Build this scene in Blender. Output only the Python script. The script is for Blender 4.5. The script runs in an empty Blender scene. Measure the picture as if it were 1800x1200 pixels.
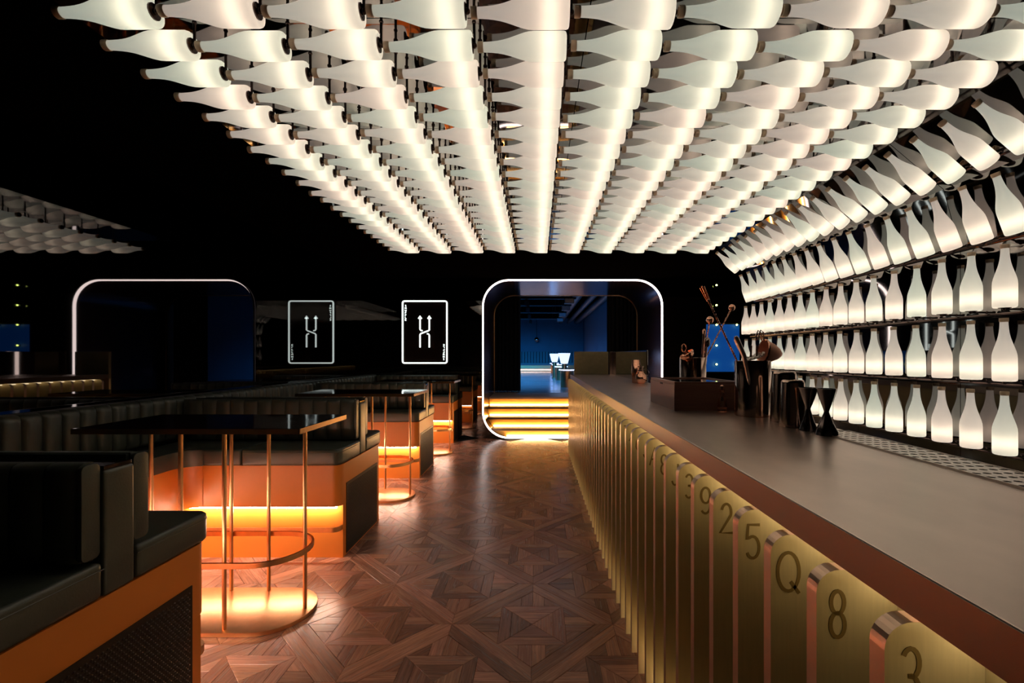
import bpy, bmesh, math, random
from mathutils import Vector, Matrix
R = math.radians
PI = math.pi
random.seed(7)
S = bpy.context.scene
COL = S.collection

# ------------------------------------------------------------------ camera
cam_d = bpy.data.cameras.new('camera')
cam_d.sensor_width = 36.0
cam_d.lens = 16.0                      # 800 px focal length in the 1800 px frame
cam_d.shift_x = -45 / 1800
cam_d.shift_y = 25 / 1800
cam_d.clip_start = 0.03
cam = bpy.data.objects.new('camera', cam_d)
cam.location = (0, 0, 1.4)
cam.rotation_euler = (R(90), 0, 0)
COL.objects.link(cam)
S.camera = cam

# ------------------------------------------------------------------ world, exposure
w = bpy.data.worlds.new('world')
S.world = w
w.use_nodes = True
w.node_tree.nodes['Background'].inputs[0].default_value = (0.012, 0.010, 0.010, 1)
w.node_tree.nodes['Background'].inputs[1].default_value = 0.3
S.view_settings.view_transform = 'Standard'
S.view_settings.look = 'None'
S.view_settings.gamma = 1
S.view_settings.exposure = 0.35
S.view_settings.use_curve_mapping = False
cy = S.cycles
cy.max_bounces = 7
cy.diffuse_bounces = 3
cy.glossy_bounces = 5
cy.transmission_bounces = 4
cy.transparent_max_bounces = 4
cy.caustics_reflective = False
cy.caustics_refractive = False
cy.sample_clamp_indirect = 4.0
cy.blur_glossy = 0.5

# strengths of the lamps
BULB = 16.0
SHELL = 0.15
LED_ARCH = 5.0
LED_STEP = 26.0
LED_BOOTH = 56.0
LED_BAR = 6.5
NEON = 2.2

# ------------------------------------------------------------------ materials
def nt(m):
    m.use_nodes = True
    return m.node_tree, m.node_tree.nodes['Principled BSDF']

def mat(name, col, rough=0.5, metal=0.0, spec=0.5, noise=0.0, nscale=8.0, bump=0.0, bscale=60.0, coat=0.0, stretch=None, fixrough=False):
    m = bpy.data.materials.new(name)
    t, p = nt(m)
    p.inputs['Base Color'].default_value = (*col, 1)
    p.inputs['Roughness'].default_value = rough
    p.inputs['Metallic'].default_value = metal
    p.inputs['Specular IOR Level'].default_value = spec
    p.inputs['Coat Weight'].default_value = coat
    p.inputs['Coat Roughness'].default_value = 0.08
    N, L = t.nodes, t.links
    if noise or bump:
        tc = N.new('ShaderNodeTexCoord')
        src = tc.outputs['Object']
        if stretch:
            mp = N.new('ShaderNodeMapping')
            mp.inputs['Scale'].default_value = stretch
            L.new(src, mp.inputs['Vector'])
            src = mp.outputs['Vector']
    if noise:
        n = N.new('ShaderNodeTexNoise')
        n.inputs['Scale'].default_value = nscale
        n.inputs['Detail'].default_value = 5
        L.new(src, n.inputs['Vector'])
        r = N.new('ShaderNodeMapRange')
        r.inputs['To Min'].default_value = 1 - noise
        r.inputs['To Max'].default_value = 1 + noise
        L.new(n.outputs['Fac'], r.inputs['Value'])
        mx = N.new('ShaderNodeMix')
        mx.data_type = 'RGBA'
        mx.blend_type = 'MULTIPLY'
        mx.inputs['Factor'].default_value = 1
        mx.inputs['A'].default_value = (*col, 1)
        L.new(r.outputs['Result'], mx.inputs['B'])
        L.new(mx.outputs['Result'], p.inputs['Base Color'])
        rr = N.new('ShaderNodeMapRange')
        rr.inputs['To Min'].default_value = max(0.0, rough - noise * 0.25)
        rr.inputs['To Max'].default_value = min(1.0, rough + noise * 0.25)
        L.new(n.outputs['Fac'], rr.inputs['Value'])
        if not fixrough: L.new(rr.outputs['Result'], p.inputs['Roughness'])
    if bump:
        n2 = N.new('ShaderNodeTexNoise')
        n2.inputs['Scale'].default_value = bscale
        n2.inputs['Detail'].default_value = 3
        L.new(src, n2.inputs['Vector'])
        b = N.new('ShaderNodeBump')
        b.inputs['Strength'].default_value = bump
        b.inputs['Distance'].default_value = 0.004
        L.new(n2.outputs['Fac'], b.inputs['Height'])
        L.new(b.outputs['Normal'], p.inputs['Normal'])
    return m

def emit(name, col, strength):
    m = bpy.data.materials.new(name)
    t, p = nt(m)
    p.inputs['Base Color'].default_value = (*col, 1)
    p.inputs['Emission Color'].default_value = (*col, 1)
    p.inputs['Emission Strength'].default_value = strength
    return m

def frosted():
    m = bpy.data.materials.new('frosted_glass')
    t, p = nt(m)
    N, L = t.nodes, t.links
    N.remove(p)
    out = N['Material Output']
    oi = N.new('ShaderNodeObjectInfo')
    ramp = N.new('ShaderNodeValToRGB')
    e = ramp.color_ramp.elements
    e[0].position = 0.0; e[0].color = (0.86, 0.91, 0.82, 1)
    e[1].position = 1.0; e[1].color = (0.94, 0.86, 0.79, 1)
    mid = ramp.color_ramp.elements.new(0.5); mid.color = (0.93, 0.91, 0.83, 1)
    L.new(oi.outputs['Random'], ramp.inputs['Fac'])
    tr = N.new('ShaderNodeBsdfTranslucent')
    df = N.new('ShaderNodeBsdfDiffuse')
    gl = N.new('ShaderNodeBsdfGlossy')
    gl.inputs['Roughness'].default_value = 0.25
    em = N.new('ShaderNodeEmission')
    em.inputs['Strength'].default_value = SHELL
    for s in (tr, df, em):
        L.new(ramp.outputs['Color'], s.inputs['Color'])
    m1 = N.new('ShaderNodeMixShader'); m1.inputs[0].default_value = 0.3
    L.new(tr.outputs[0], m1.inputs[1]); L.new(df.outputs[0], m1.inputs[2])
    m2 = N.new('ShaderNodeMixShader'); m2.inputs[0].default_value = 0.05
    L.new(m1.outputs[0], m2.inputs[1]); L.new(gl.outputs[0], m2.inputs[2])
    ad = N.new('ShaderNodeAddShader')
    L.new(m2.outputs[0], ad.inputs[0]); L.new(em.outputs[0], ad.inputs[1])
    L.new(ad.outputs[0], out.inputs['Surface'])
    return m

def parquet():
    m = bpy.data.materials.new('parquet_wood')
    t, p = nt(m)
    N, L = t.nodes, t.links
    uv = N.new('ShaderNodeUVMap'); uv.uv_map = 'grain'
    mp = N.new('ShaderNodeMapping'); mp.inputs['Scale'].default_value = (3.0, 55.0, 1.0)
    L.new(uv.outputs['UV'], mp.inputs['Vector'])
    n = N.new('ShaderNodeTexNoise')
    n.inputs['Scale'].default_value = 1.6; n.inputs['Detail'].default_value = 6
    n.inputs['Distortion'].default_value = 0.6
    L.new(mp.outputs['Vector'], n.inputs['Vector'])
    ramp = N.new('ShaderNodeValToRGB')
    e = ramp.color_ramp.elements
    e[0].position = 0.3; e[0].color = (0.215, 0.088, 0.054, 1)
    e[1].position = 0.72; e[1].color = (0.52, 0.255, 0.170, 1)
    L.new(n.outputs['Fac'], ramp.inputs['Fac'])
    at = N.new('ShaderNodeAttribute'); at.attribute_name = 'tone'
    mx = N.new('ShaderNodeMix'); mx.data_type = 'RGBA'; mx.blend_type = 'MULTIPLY'
    mx.inputs['Factor'].default_value = 1
    L.new(ramp.outputs['Color'], mx.inputs['A']); L.new(at.outputs['Color'], mx.inputs['B'])
    L.new(mx.outputs['Result'], p.inputs['Base Color'])
    p.inputs['Specular IOR Level'].default_value = 0.75
    r = N.new('ShaderNodeMapRange')
    r.inputs['To Min'].default_value = 0.32; r.inputs['To Max'].default_value = 0.20
    L.new(n.outputs['Fac'], r.inputs['Value']); L.new(r.outputs['Result'], p.inputs['Roughness'])
    b = N.new('ShaderNodeBump'); b.inputs['Strength'].default_value = 0.06; b.inputs['Distance'].default_value = 0.002
    L.new(n.outputs['Fac'], b.inputs['Height']); L.new(b.outputs['Normal'], p.inputs['Normal'])
    return m

M = dict(
    black=mat('matt_black', (0.006, 0.005, 0.005), 0.75),
    ceilblack=mat('ceiling_black', (0.002, 0.0016, 0.0016), 0.9, spec=0.0, noise=0.4, nscale=3),
    wallblack=mat('tinted_mirror', (0.105, 0.10, 0.10), 0.015, 1.0),
    mirror=mat('smoked_mirror', (0.20, 0.185, 0.18), 0.03, 1.0),
    backwall=mat('dark_wall', (0.02, 0.018, 0.017), 0.6),
    glass=frosted(),
    lip=mat('bottle_lip', (0.82, 0.60, 0.42), 0.35),
    bulb=emit('bulb_light', (1.0, 0.83, 0.66), BULB),
    darkmetal=mat('dark_bronze_metal', (0.09, 0.06, 0.055), 0.22, 1.0),
    subfloor=mat('subfloor', (0.012, 0.008, 0.006), 0.8),
    wood=parquet(),
    leather=mat('green_black_leather', (0.052, 0.059, 0.048), 0.34, noise=0.2, nscale=12, bump=0.12, bscale=160),
    orange=mat('orange_lacquer', (0.95, 0.27, 0.032), 0.38, noise=0.06, nscale=4),
    copper=mat('brushed_copper', (0.78, 0.44, 0.21), 0.30, 1.0, noise=0.12, nscale=30),
    tabletop=mat('dark_lacquer', (0.014, 0.008, 0.007), 0.06, 0.0, 0.6, noise=0.3, nscale=6),
    tableedge=mat('bronze_edge', (0.28, 0.17, 0.09), 0.25, 1.0),
    grille=mat('grille_black', (0.018, 0.011, 0.008), 0.35, 0.3),
    brass=mat('brushed_brass', (0.62, 0.52, 0.30), 0.42, 0.6, noise=0.12, nscale=20, stretch=(8, 8, 0.6)),
    fin_edge=mat('fin_edge_copper', (0.56, 0.38, 0.27), 0.32, 1.0),
    digit=mat('engraved_digit', (0.20, 0.13, 0.035), 0.5, 0.4),
    zinc=mat('worn_zinc', (0.60, 0.475, 0.405), 0.31, 1.0, noise=0.22, nscale=5, stretch=(2, 1, 1), fixrough=True),
    steel=mat('dark_steel', (0.66, 0.58, 0.52), 0.33, 1.0),
    chrome=mat('smoked_chrome', (0.62, 0.44, 0.36), 0.12, 1.0),
    polish=mat('polished_steel', (0.62, 0.58, 0.55), 0.03, 1.0),
    gunmetal=mat('gunmetal', (0.26, 0.21, 0.20), 0.16, 1.0),
    rose=mat('rose_copper', (0.80, 0.40, 0.27), 0.16, 1.0),
    walnut=mat('walnut', (0.27, 0.11, 0.075), 0.38, noise=0.35, nscale=5, stretch=(2, 14, 20)),
    darkglass=mat('dark_glass', (0.03, 0.025, 0.022), 0.05),
    led_arch=emit('led_white', (1.0, 0.86, 0.82), LED_ARCH),
    led_step=emit('led_amber', (1.0, 0.60, 0.22), LED_STEP),
    led_booth=emit('led_warm', (1.0, 0.87, 0.68), LED_BOOTH),
    led_bar=emit('led_gold', (1.0, 0.80, 0.50), LED_BAR),
    neon=emit('neon_white', (0.86, 1.0, 0.96), NEON),
    riser=mat('amber_riser', (0.88, 0.50, 0.12), 0.30, 0.15, noise=0.15, nscale=6),
    tread=mat('tread_oak', (0.20, 0.11, 0.06), 0.45, noise=0.2, nscale=8),
    palewood=mat('pale_landing', (0.62, 0.48, 0.40), 0.4, noise=0.15, nscale=5),
    lining=mat('portal_lining', (0.13, 0.08, 0.09), 0.20, 0.85),
    curtain=mat('black_curtain', (0.010, 0.009, 0.010), 0.9),
    lounge=mat('lounge_wall', (0.10, 0.16, 0.24), 0.6, noise=0.2, nscale=2),
    loungefloor=mat('lounge_floor', (0.16, 0.15, 0.16), 0.22, noise=0.3, nscale=1.2),
    teal=mat('teal_velvet', (0.10, 0.22, 0.26), 0.6),
    pipe=mat('duct_metal', (0.05, 0.065, 0.085), 0.4, 0.5),
    led_blue=emit('led_blue', (0.35, 0.55, 1.0), 9.0),
    shade=emit('lamp_shade', (0.62, 0.74, 1.0), 1.1),
    bluepanel=emit('blue_screen', (0.006, 0.09, 0.42), 0.38),
    starbulb=emit('festoon_bulb', (0.80, 1.0, 0.22), 9.0),
    olive=mat('olive_brass_panel', (0.20, 0.17, 0.09), 0.45, 0.4, noise=0.25, nscale=25),
)

# ------------------------------------------------------------------ mesh helpers
class MB:
    def __init__(s):
        s.v, s.f = [], []
    def add(s, v, f):
        o = len(s.v)
        s.v += [tuple(q) for q in v]
        s.f += [tuple(i + o for i in q) for q in f]
        return s
    def box(s, x0, x1, y0, y1, z0, z1):
        v = [(x0, y0, z0), (x1, y0, z0), (x1, y1, z0), (x0, y1, z0), (x0, y0, z1), (x1, y0, z1), (x1, y1, z1), (x0, y1, z1)]
        return s.add(v, [(0, 3, 2, 1), (4, 5, 6, 7), (0, 1, 5, 4), (1, 2, 6, 5), (2, 3, 7, 6), (3, 0, 4, 7)])
    def prism(s, poly, a, b, axis='z'):
        def P(p, h):
            return {'z': (p[0], p[1], h), 'y': (p[0], h, p[1]), 'x': (h, p[0], p[1])}[axis]
        n = len(poly)
        v = [P(p, a) for p in poly] + [P(p, b) for p in poly]
        f = [tuple(range(n - 1, -1, -1)), tuple(range(n, 2 * n))] + [(i, (i + 1) % n, n + (i + 1) % n, n + i) for i in range(n)]
        return s.add(v, f)
    def lathe(s, prof, n=24, mtx=None, closed=False):
        v, f = [], []
        rings = []
        for r, z in prof:
            if r < 1e-6:
                rings.append([len(v)]); v.append((0, 0, z))
            else:
                rings.append(list(range(len(v), len(v) + n)))
                v += [(r * math.cos(2 * PI * i / n), r * math.sin(2 * PI * i / n), z) for i in range(n)]
        for A, B in zip(rings, rings[1:]):
            for i in range(n):
                j = (i + 1) % n
                q = [A[i % len(A)], A[j % len(A)], B[j % len(B)], B[i % len(B)]]
                q2 = []
                for k in q:
                    if k not in q2: q2.append(k)
                if len(q2) > 2: f.append(tuple(q2))
        if mtx: v = [tuple(mtx @ Vector(q)) for q in v]
        return s.add(v, f)
    def tube(s, path, r, n=8, closed=False, cap=True):
        path = [Vector(p) for p in path]
        m = len(path)
        v, f = [], []
        prev = None
        for i, p in enumerate(path):
            if closed: d = path[(i + 1) % m] - path[i - 1]
            else: d = path[min(i + 1, m - 1)] - path[max(i - 1, 0)]
            d.normalize()
            if prev is None:
                a = d.orthogonal().normalized()
            else:
                a = (prev - d * prev.dot(d)).normalized()
            prev = a
            b = d.cross(a)
            rr = r[i] if isinstance(r, (list, tuple)) else r
            v += [tuple(p + a * (rr * math.cos(2 * PI * k / n)) + b * (rr * math.sin(2 * PI * k / n))) for k in range(n)]
        for i in range(m if closed else m - 1):
            j = (i + 1) % m
            f += [(i * n + k, i * n + (k + 1) % n, j * n + (k + 1) % n, j * n + k) for k in range(n)]
        if cap and not closed:
            f += [tuple(range(n - 1, -1, -1)), tuple((m - 1) * n + k for k in range(n))]
        return s.add(v, f)
    def band(s, path, w, z0, z1, closed=False):
        """flat bar following a plan path: w wide, from z0 to z1"""
        path = [Vector((p[0], p[1])) for p in path]
        m = len(path)
        L, Rr = [], []
        for i, p in enumerate(path):
            if closed: d = path[(i + 1) % m] - path[i - 1]
            else: d = path[min(i + 1, m - 1)] - path[max(i - 1, 0)]
            d.normalize()
            nn = Vector((-d.y, d.x))
            L.append(p + nn * w / 2); Rr.append(p - nn * w / 2)
        v, f = [], []
        for a, b in zip(L, Rr):
            v += [(a.x, a.y, z0), (b.x, b.y, z0), (b.x, b.y, z1), (a.x, a.y, z1)]
        for i in range(m if closed else m - 1):
            j = (i + 1) % m
            f += [(i * 4 + k, i * 4 + (k + 1) % 4, j * 4 + (k + 1) % 4, j * 4 + k) for k in range(4)]
        if not closed: f += [(3, 2, 1, 0), tuple((m - 1) * 4 + k for k in range(4))]
        return s.add(v, f)
    def ball(s, c, r, n=12, m=8):
        prof = [(r * math.sin(PI * i / m), -r * math.cos(PI * i / m)) for i in range(m + 1)]
        return s.lathe(prof, n, Matrix.Translation(c))
    def mesh(s, name):
        me = bpy.data.meshes.new(name)
        me.from_pydata(s.v, [], s.f)
        me.update()
        return me

def finish(me, bevel=0.0, seg=2, smooth=False, angle=40):
    bm = bmesh.new(); bm.from_mesh(me)
    bmesh.ops.recalc_face_normals(bm, faces=bm.faces)
    if bevel:
        ed = [e for e in bm.edges if len(e.link_faces) == 2 and e.calc_face_angle(0) > R(25)]
        bmesh.ops.bevel(bm, geom=ed, offset=bevel, segments=seg, profile=0.6, affect='EDGES', clamp_overlap=True)
    if smooth:
        for fc in bm.faces: fc.smooth = True
        for e in bm.edges:
            if len(e.link_faces) == 2 and e.calc_face_angle(0) > R(angle): e.smooth = False
    bm.to_mesh(me); bm.free()
    return me

def obj(name, mb, m, parent=None, loc=(0, 0, 0), bevel=0.0, seg=2, smooth=False, angle=40):
    if isinstance(mb, MB): me = finish(mb.mesh(name), bevel, seg, smooth, angle)
    else: me = mb
    o = bpy.data.objects.new(name, me)
    if m is not None and not me.materials: me.materials.append(M[m] if isinstance(m, str) else m)
    o.location = loc
    if parent: o.parent = parent
    COL.objects.link(o)
    return o

def tag(o, label=None, cat=None, group=None, kind=None):
    if label: o['label'] = label
    if cat: o['category'] = cat
    if group: o['group'] = group
    if kind: o['kind'] = kind
    return o

def thing(name, label, cat, loc=(0, 0, 0), group=None, rot=(0, 0, 0)):
    o = bpy.data.objects.new(name, None)
    o.empty_display_size = 0.05
    o.location = loc; o.rotation_euler = rot
    COL.objects.link(o)
    return tag(o, label, cat, group)

def struct(name, mb, m, label, cat, **k):
    o = obj(name, mb, m, **k)
    return tag(o, label, cat, kind='structure')

def arc(cx, cy, r, a0, a1, n=8):
    return [(cx + r * math.cos(R(a0 + (a1 - a0) * i / n)), cy + r * math.sin(R(a0 + (a1 - a0) * i / n))) for i in range(n + 1)]

def rrect(x0, x1, z0, z1, r, n=10):
    return (arc(x1 - r, z0 + r, r, -90, 0, n) + arc(x1 - r, z1 - r, r, 0, 90, n) + arc(x0 + r, z1 - r, r, 90, 180, n) + arc(x0 + r, z0 + r, r, 180, 270, n))

def stadium(cx, cy, hl, r, n=14):
    return arc(cx + hl - r, cy, r, -90, 90, n) + arc(cx - hl + r, cy, r, 90, 270, n)

ORD = ['first', 'second', 'third', 'fourth', 'fifth', 'sixth', 'seventh', 'eighth', 'ninth', 'tenth', 'eleventh', 'twelfth',
       'thirteenth', 'fourteenth', 'fifteenth', 'sixteenth', 'seventeenth', 'eighteenth', 'nineteenth', 'twentieth', 'twenty-first']

# ------------------------------------------------------------------ room shell
XL, YF = -2.87, 7.72
fl = struct('floor', MB().box(-3.0, 4.1, -1.7, 7.80, -0.06, -0.012), 'subfloor', 'dark wooden parquet floor running down the aisle', 'floor')
struct('wall_left', MB().box(XL - 0.08, XL, -1.6, YF, -0.01, 2.70), 'wallblack', 'tinted black mirror wall behind the booths', 'wall')
struct('ceiling', MB().box(-3.0, 4.1, -1.7, 7.80, 2.705, 2.78), 'ceilblack', 'black ceiling above the hanging bottles', 'ceiling')
struct('wall_back', MB().box(-3.0, 4.1, -1.7, -1.61, -0.01, 2.70), 'backwall', 'dark wall behind the camera', 'wall')
# far wall with the rounded opening of the portal
AX0, AX1, AZ1, AR = -0.936, 2.12, 2.69, 0.45
m = MB()
m.prism([(-2.95, -0.01), (AX0, -0.01), (AX0, 2.70), (-2.95, 2.70)], YF, YF + 0.05, 'y')
m.prism([(AX1, -0.01), (4.0, -0.01), (4.0, 2.70), (AX1, 2.70)], YF, YF + 0.05, 'y')
m.prism([(AX0, AZ1), (AX1, AZ1), (AX1, 2.70), (AX0, 2.70)], YF, YF + 0.05, 'y')
for cx, cz, px, pz, a in ((AX1 - AR, AZ1 - AR, AX1, AZ1, 0), (AX0 + AR, AZ1 - AR, AX0, AZ1, 90), (AX0 + AR, AR, AX0, 0, 180), (AX1 - AR, AR, AX1, 0, 270)):
    m.prism(arc(cx, cz, AR, a, a + 90, 12) + [(px, pz)], YF, YF + 0.05, 'y')
struct('wall_far', m, 'wallblack', 'black mirrored far wall with neon card sign and portal', 'wall')
struct('wall_right_recess', MB().box(4.0, 4.08, 5.3, YF, -0.01, 2.70), 'backwall', 'dark side wall past the bottle display', 'wall')
struct('wall_return', MB().box(2.60, 4.0, 5.30, 5.36, -0.01, 2.70), 'backwall', 'dark return wall at far end of bottle display', 'wall')

# smoked mirror behind the bottles: wall, two facets and ceiling, in panels
PROF = [(2.52, 0.0), (2.52, 2.02), (2.42, 2.39), (2.10, 2.66), (-1.72, 2.665)]
def facet(p, q, y0, y1, th=0.02):
    d = Vector((q[0] - p[0], q[1] - p[1])).normalized()
    n = Vector((d.y, -d.x)) * th
    return MB().prism([p, q, (q[0] + n.x, q[1] + n.y), (p[0] + n.x, p[1] + n.y)], y0, y1, 'y')
wr = struct('wall_right', MB().box(2.56, 2.60, -1.6, 5.3, -0.01, 2.70), 'backwall', 'wall carrying smoked mirror and lit bottles behind the bar', 'wall')
ny = 8
for k in range(ny):
    y0, y1 = -1.6 + k * 0.8625 + 0.002, -1.6 + (k + 1) * 0.8625 - 0.002
    for j in range(3):
        obj('mirror_panel', facet(PROF[j], PROF[j + 1], y0, y1), 'mirror', wr)
cm = struct('ceiling_mirror', MB().box(-1.74, 2.3, -1.6, 5.0, 2.686, 2.7045), 'ceilblack', 'smoked mirror ceiling above the bottle canopy', 'ceiling')
for k in range(ny):
    y0, y1 = -1.6 + k * 0.825 + 0.002, -1.6 + (k + 1) * 0.825 - 0.002
    for j in range(4):
        xa, xb = 2.10 - j * 0.955, 2.10 - (j + 1) * 0.955
        obj('mirror_panel', facet((xa - 0.002, 2.66), (xb + 0.002, 2.66), y0, y1), 'mirror', cm)

# ------------------------------------------------------------------ parquet floor
PIECES = []      # (polygon, grain angle)
def tile(cx, cy):
    a, b, s, t, wv = 0.42, 0.33, 0.17, 0.11, 0.065
    P = lambda x, y: (cx + x, cy + y)
    dv = [(0, a), (a, 0), (0, -a), (-a, 0)]
    iv = [(0, b), (b, 0), (0, -b), (-b, 0)]
    for i in range(4):
        j = (i + 1) % 4
        ang = math.atan2(dv[j][1] - dv[i][1], dv[j][0] - dv[i][0])
        PIECES.append(([P(*dv[i]), P(*dv[j]), P(*iv[j]), P(*iv[i])], ang))
    so = [(s, s), (s, -s), (-s, -s), (-s, s)]
    si = [(t, t), (t, -t), (-t, -t), (-t, t)]
    for i in range(4):
        j = (i + 1) % 4
        ang = math.atan2(so[j][1] - so[i][1], so[j][0] - so[i][0])
        PIECES.append(([P(*so[i]), P(*so[j]), P(*si[j]), P(*si[i])], ang))
        PIECES.append(([P(*si[i]), P(*si[j]), P(0, 0)], ang))
    h = b - 0.002
    for q in range(4):
        c_, s_ = [(1, 0), (0, 1), (-1, 0), (0, -1)][q]
        T = lambda x, y: P(x * c_ - y * s_, x * s_ + y * c_)
        ga = q * PI / 2
        PIECES.append(([T(-wv, s), T(0, s), T(0, h), T(-wv, h - wv)], ga + PI / 2))
        PIECES.append(([T(0, s), T(wv, s), T(wv, h - wv), T(0, h)], ga + PI / 2))
        PIECES.append(([T(-s + 0.008, s), T(-wv, s), T(-wv, h - wv)], ga + PI / 4))
        PIECES.append(([T(wv, s), T(s - 0.008, s), T(wv, h - wv)], ga - PI / 4))
for i in range(-4, 2):
    for j in range(-3, 8):
        for ox, oy in ((0, 0), (0.42, 0.42)):
            cx, cy_ = -0.028 + 0.84 * i + ox, 2.375 + 0.84 * j + oy
            if -2.7 < cx < 0.9 and 0.3 < cy_ < 7.6: tile(cx, cy_)

def inset(poly, d):
    n = len(poly)
    ar = sum(poly[i][0] * poly[(i + 1) % n][1] - poly[(i + 1) % n][0] * poly[i][1] for i in range(n))
    if ar < 0: poly = poly[::-1]
    out = []
    for i in range(n):
        p0, p1, p2 = Vector(poly[i - 1]), Vector(poly[i]), Vector(poly[(i + 1) % n])
        d1, d2 = (p1 - p0).normalized(), (p2 - p1).normalized()
        n1, n2 = Vector((-d1.y, d1.x)), Vector((-d2.y, d2.x))
        b = n1 + n2
        if b.length < 1e-6: b = n1
        k = d / max(0.25, (1 + n1.dot(n2)) / 2) / 2
        out.append(tuple(p1 + b * k))
    return out
def clipY(poly, ymax):
    out = []
    n = len(poly)
    for i in range(n):
        a, b = poly[i], poly[(i + 1) % n]
        if a[1] <= ymax: out.append(a)
        if (a[1] <= ymax) != (b[1] <= ymax):
            t = (ymax - a[1]) / (b[1] - a[1]); out.append((a[0] + t * (b[0] - a[0]), ymax))
    return out
def px_area(poly):
    c = [sum(p[0] for p in poly) / len(poly), sum(p[1] for p in poly) / len(poly)]
    if c[1] < 1.85 or c[1] > 7.7: return 0
    x, y = 945 + 800 * c[0] / c[1], 625 + 1120 / c[1]
    if x < 330 or c[0] > 0.45 or x > 1120 or y > 1215: return 0
    if c[0] < -1.33 and ((c[1] < 1.86) or (3.14 < c[1] < 3.9) or (5.19 < c[1] < 5.95)): return 0
    if c[0] < -1.25: return 1e-3
    n = len(poly)
    ar = abs(sum(poly[i][0] * poly[(i + 1) % n][1] - poly[(i + 1) % n][0] * poly[i][1] for i in range(n))) / 2
    return ar / c[1] ** 3
def floor_geo(poly, ang, V, F, UVS, TONES):
    poly = clipY(poly, YF - 0.003)
    if len(poly) < 3: return
    a = inset(poly, 0.0006); b = inset(poly, 0.0020)
    n = len(a); o = len(V)
    V += [(p[0], p[1], -0.012) for p in a] + [(p[0], p[1], -0.0012) for p in a] + [(p[0], p[1], 0.0) for p in b]
    fs = [tuple(o + 2 * n + i for i in range(n))]
    for lo in (0, n):
        fs += [(o + lo + i, o + lo + (i + 1) % n, o + lo + n + (i + 1) % n, o + lo + n + i) for i in range(n)]
    k = random.choice((0.62, 0.8, 0.95, 1.1, 1.25)) * random.uniform(0.93, 1.07)
    tone = (k * random.uniform(0.97, 1.06), k, k * random.uniform(0.92, 1.08), 1)
    ou, ov = random.uniform(0, 20), random.uniform(0, 20)
    c, s = math.cos(ang), math.sin(ang)
    for f in fs:
        F.append(f)
        for i in f:
            x, y = V[i][0], V[i][1]
            UVS.append((x * c + y * s + ou, -x * s + y * c + ov))
            TONES.append(tone)
def floor_mesh(name, lst, origin=(0, 0)):
    V, F, U, T = [], [], [], []
    for poly, ang in lst: floor_geo(poly, ang, V, F, U, T)
    if not V: return None
    me = bpy.data.meshes.new(name)
    me.from_pydata([(x - origin[0], y - origin[1], z) for x, y, z in V], [], F)
    me.uv_layers.new(name='grain')
    me.color_attributes.new('tone', 'FLOAT_COLOR', 'CORNER')
    me.uv_layers['grain'].data.foreach_set('uv', [c for q in U for c in q])
    me.color_attributes['tone'].data.foreach_set('color', [c for q in T for c in q])
    me.update()
    return me
PIECES.sort(key=lambda q: -px_area(q[0]))
for poly, ang in PIECES[:300]:
    c = (sum(p[0] for p in poly) / len(poly), sum(p[1] for p in poly) / len(poly))
    me = floor_mesh('parquet_board', [(poly, ang)], c)
    if me: obj('parquet_board', me, 'wood', fl, (c[0], c[1], 0))
rest = obj('parquet_field', floor_mesh('parquet_field', PIECES[300:]), 'wood', fl)
rest['kind'] = 'stuff'

# ------------------------------------------------------------------ bottles
BL, BR = 0.322, 0.0475
prof = [(0.0, 0.012), (0.58, 0.012), (0.64, 0.0), (0.86, 0.0), (0.95, 0.008), (0.995, 0.028), (1.0, 0.06), (1.0, 0.36), (0.975, 0.42), (0.91, 0.47), (0.80, 0.53),
        (0.68, 0.59), (0.565, 0.65), (0.475, 0.71), (0.41, 0.77), (0.37, 0.83), (0.345, 0.89), (0.335, 0.945)]
me_body = finish(MB().lathe([(r * BR, z * BL) for r, z in prof], 22).mesh('bottle_body'), smooth=True, angle=70)
me_body.materials.append(M['glass'])
rl = 0.335 * BR
me_lip = finish(MB().lathe([(rl * 0.98, 0.935 * BL), (rl * 1.13, 0.945 * BL), (rl * 1.16, 0.97 * BL), (rl * 1.13, BL), (rl * 0.85, BL), (rl * 0.82, 0.96 * BL), (0, 0.955 * BL)], 16).mesh('neck_ring'), smooth=True)
me_lip.materials.append(M['lip'])
me_bulb = finish(MB().ball((0, 0, 0.062), 0.013, 8, 6).mesh('bulb'), smooth=True)
me_bulb.materials.append(M['bulb'])
ST = 0.128
mbm = MB().lathe([(0, 0.0035), (0.0255, 0.0035), (0.0255, -0.0015), (0.015, -0.003), (0.008, -0.004), (0.008, -0.006), (0, -0.006)], 14)
mbm.ball((0, 0, -0.0055), 0.0105, 10, 6)
me_mount = finish(mbm.mesh('base_mount'), smooth=True)
me_mount.materials.append(M['darkmetal'])
mbs = MB().tube([(0, 0, -0.0065), (ST, 0, -0.0065)], 0.0052, 6)
mbs.ball((0.085, 0, -0.0065), 0.0080, 8, 5)
mbs.lathe([(0, 0), (0.009, 0), (0.009, 0.006), (0, 0.006)], 10, Matrix.Translation((ST - 0.006, 0, -0.0065)) @ Matrix.Rotation(PI / 2, 4, 'Y'))
me_arm = finish(mbs.mesh('hanger_arm'), smooth=True)
me_arm.materials.append(M['darkmetal'])
def bottle(loc, ang, label, group, spin):
    t = thing('frosted_bottle', label, 'bottle', loc, group, (0, ang, 0))
    for nm, me in (('glass_body', me_body), ('neck_ring', me_lip), ('bulb', me_bulb), ('base_mount', me_mount), ('hanger_arm', me_arm)):
        o = bpy.data.objects.new(nm, me); o.parent = t; COL.objects.link(o)
    return t
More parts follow.
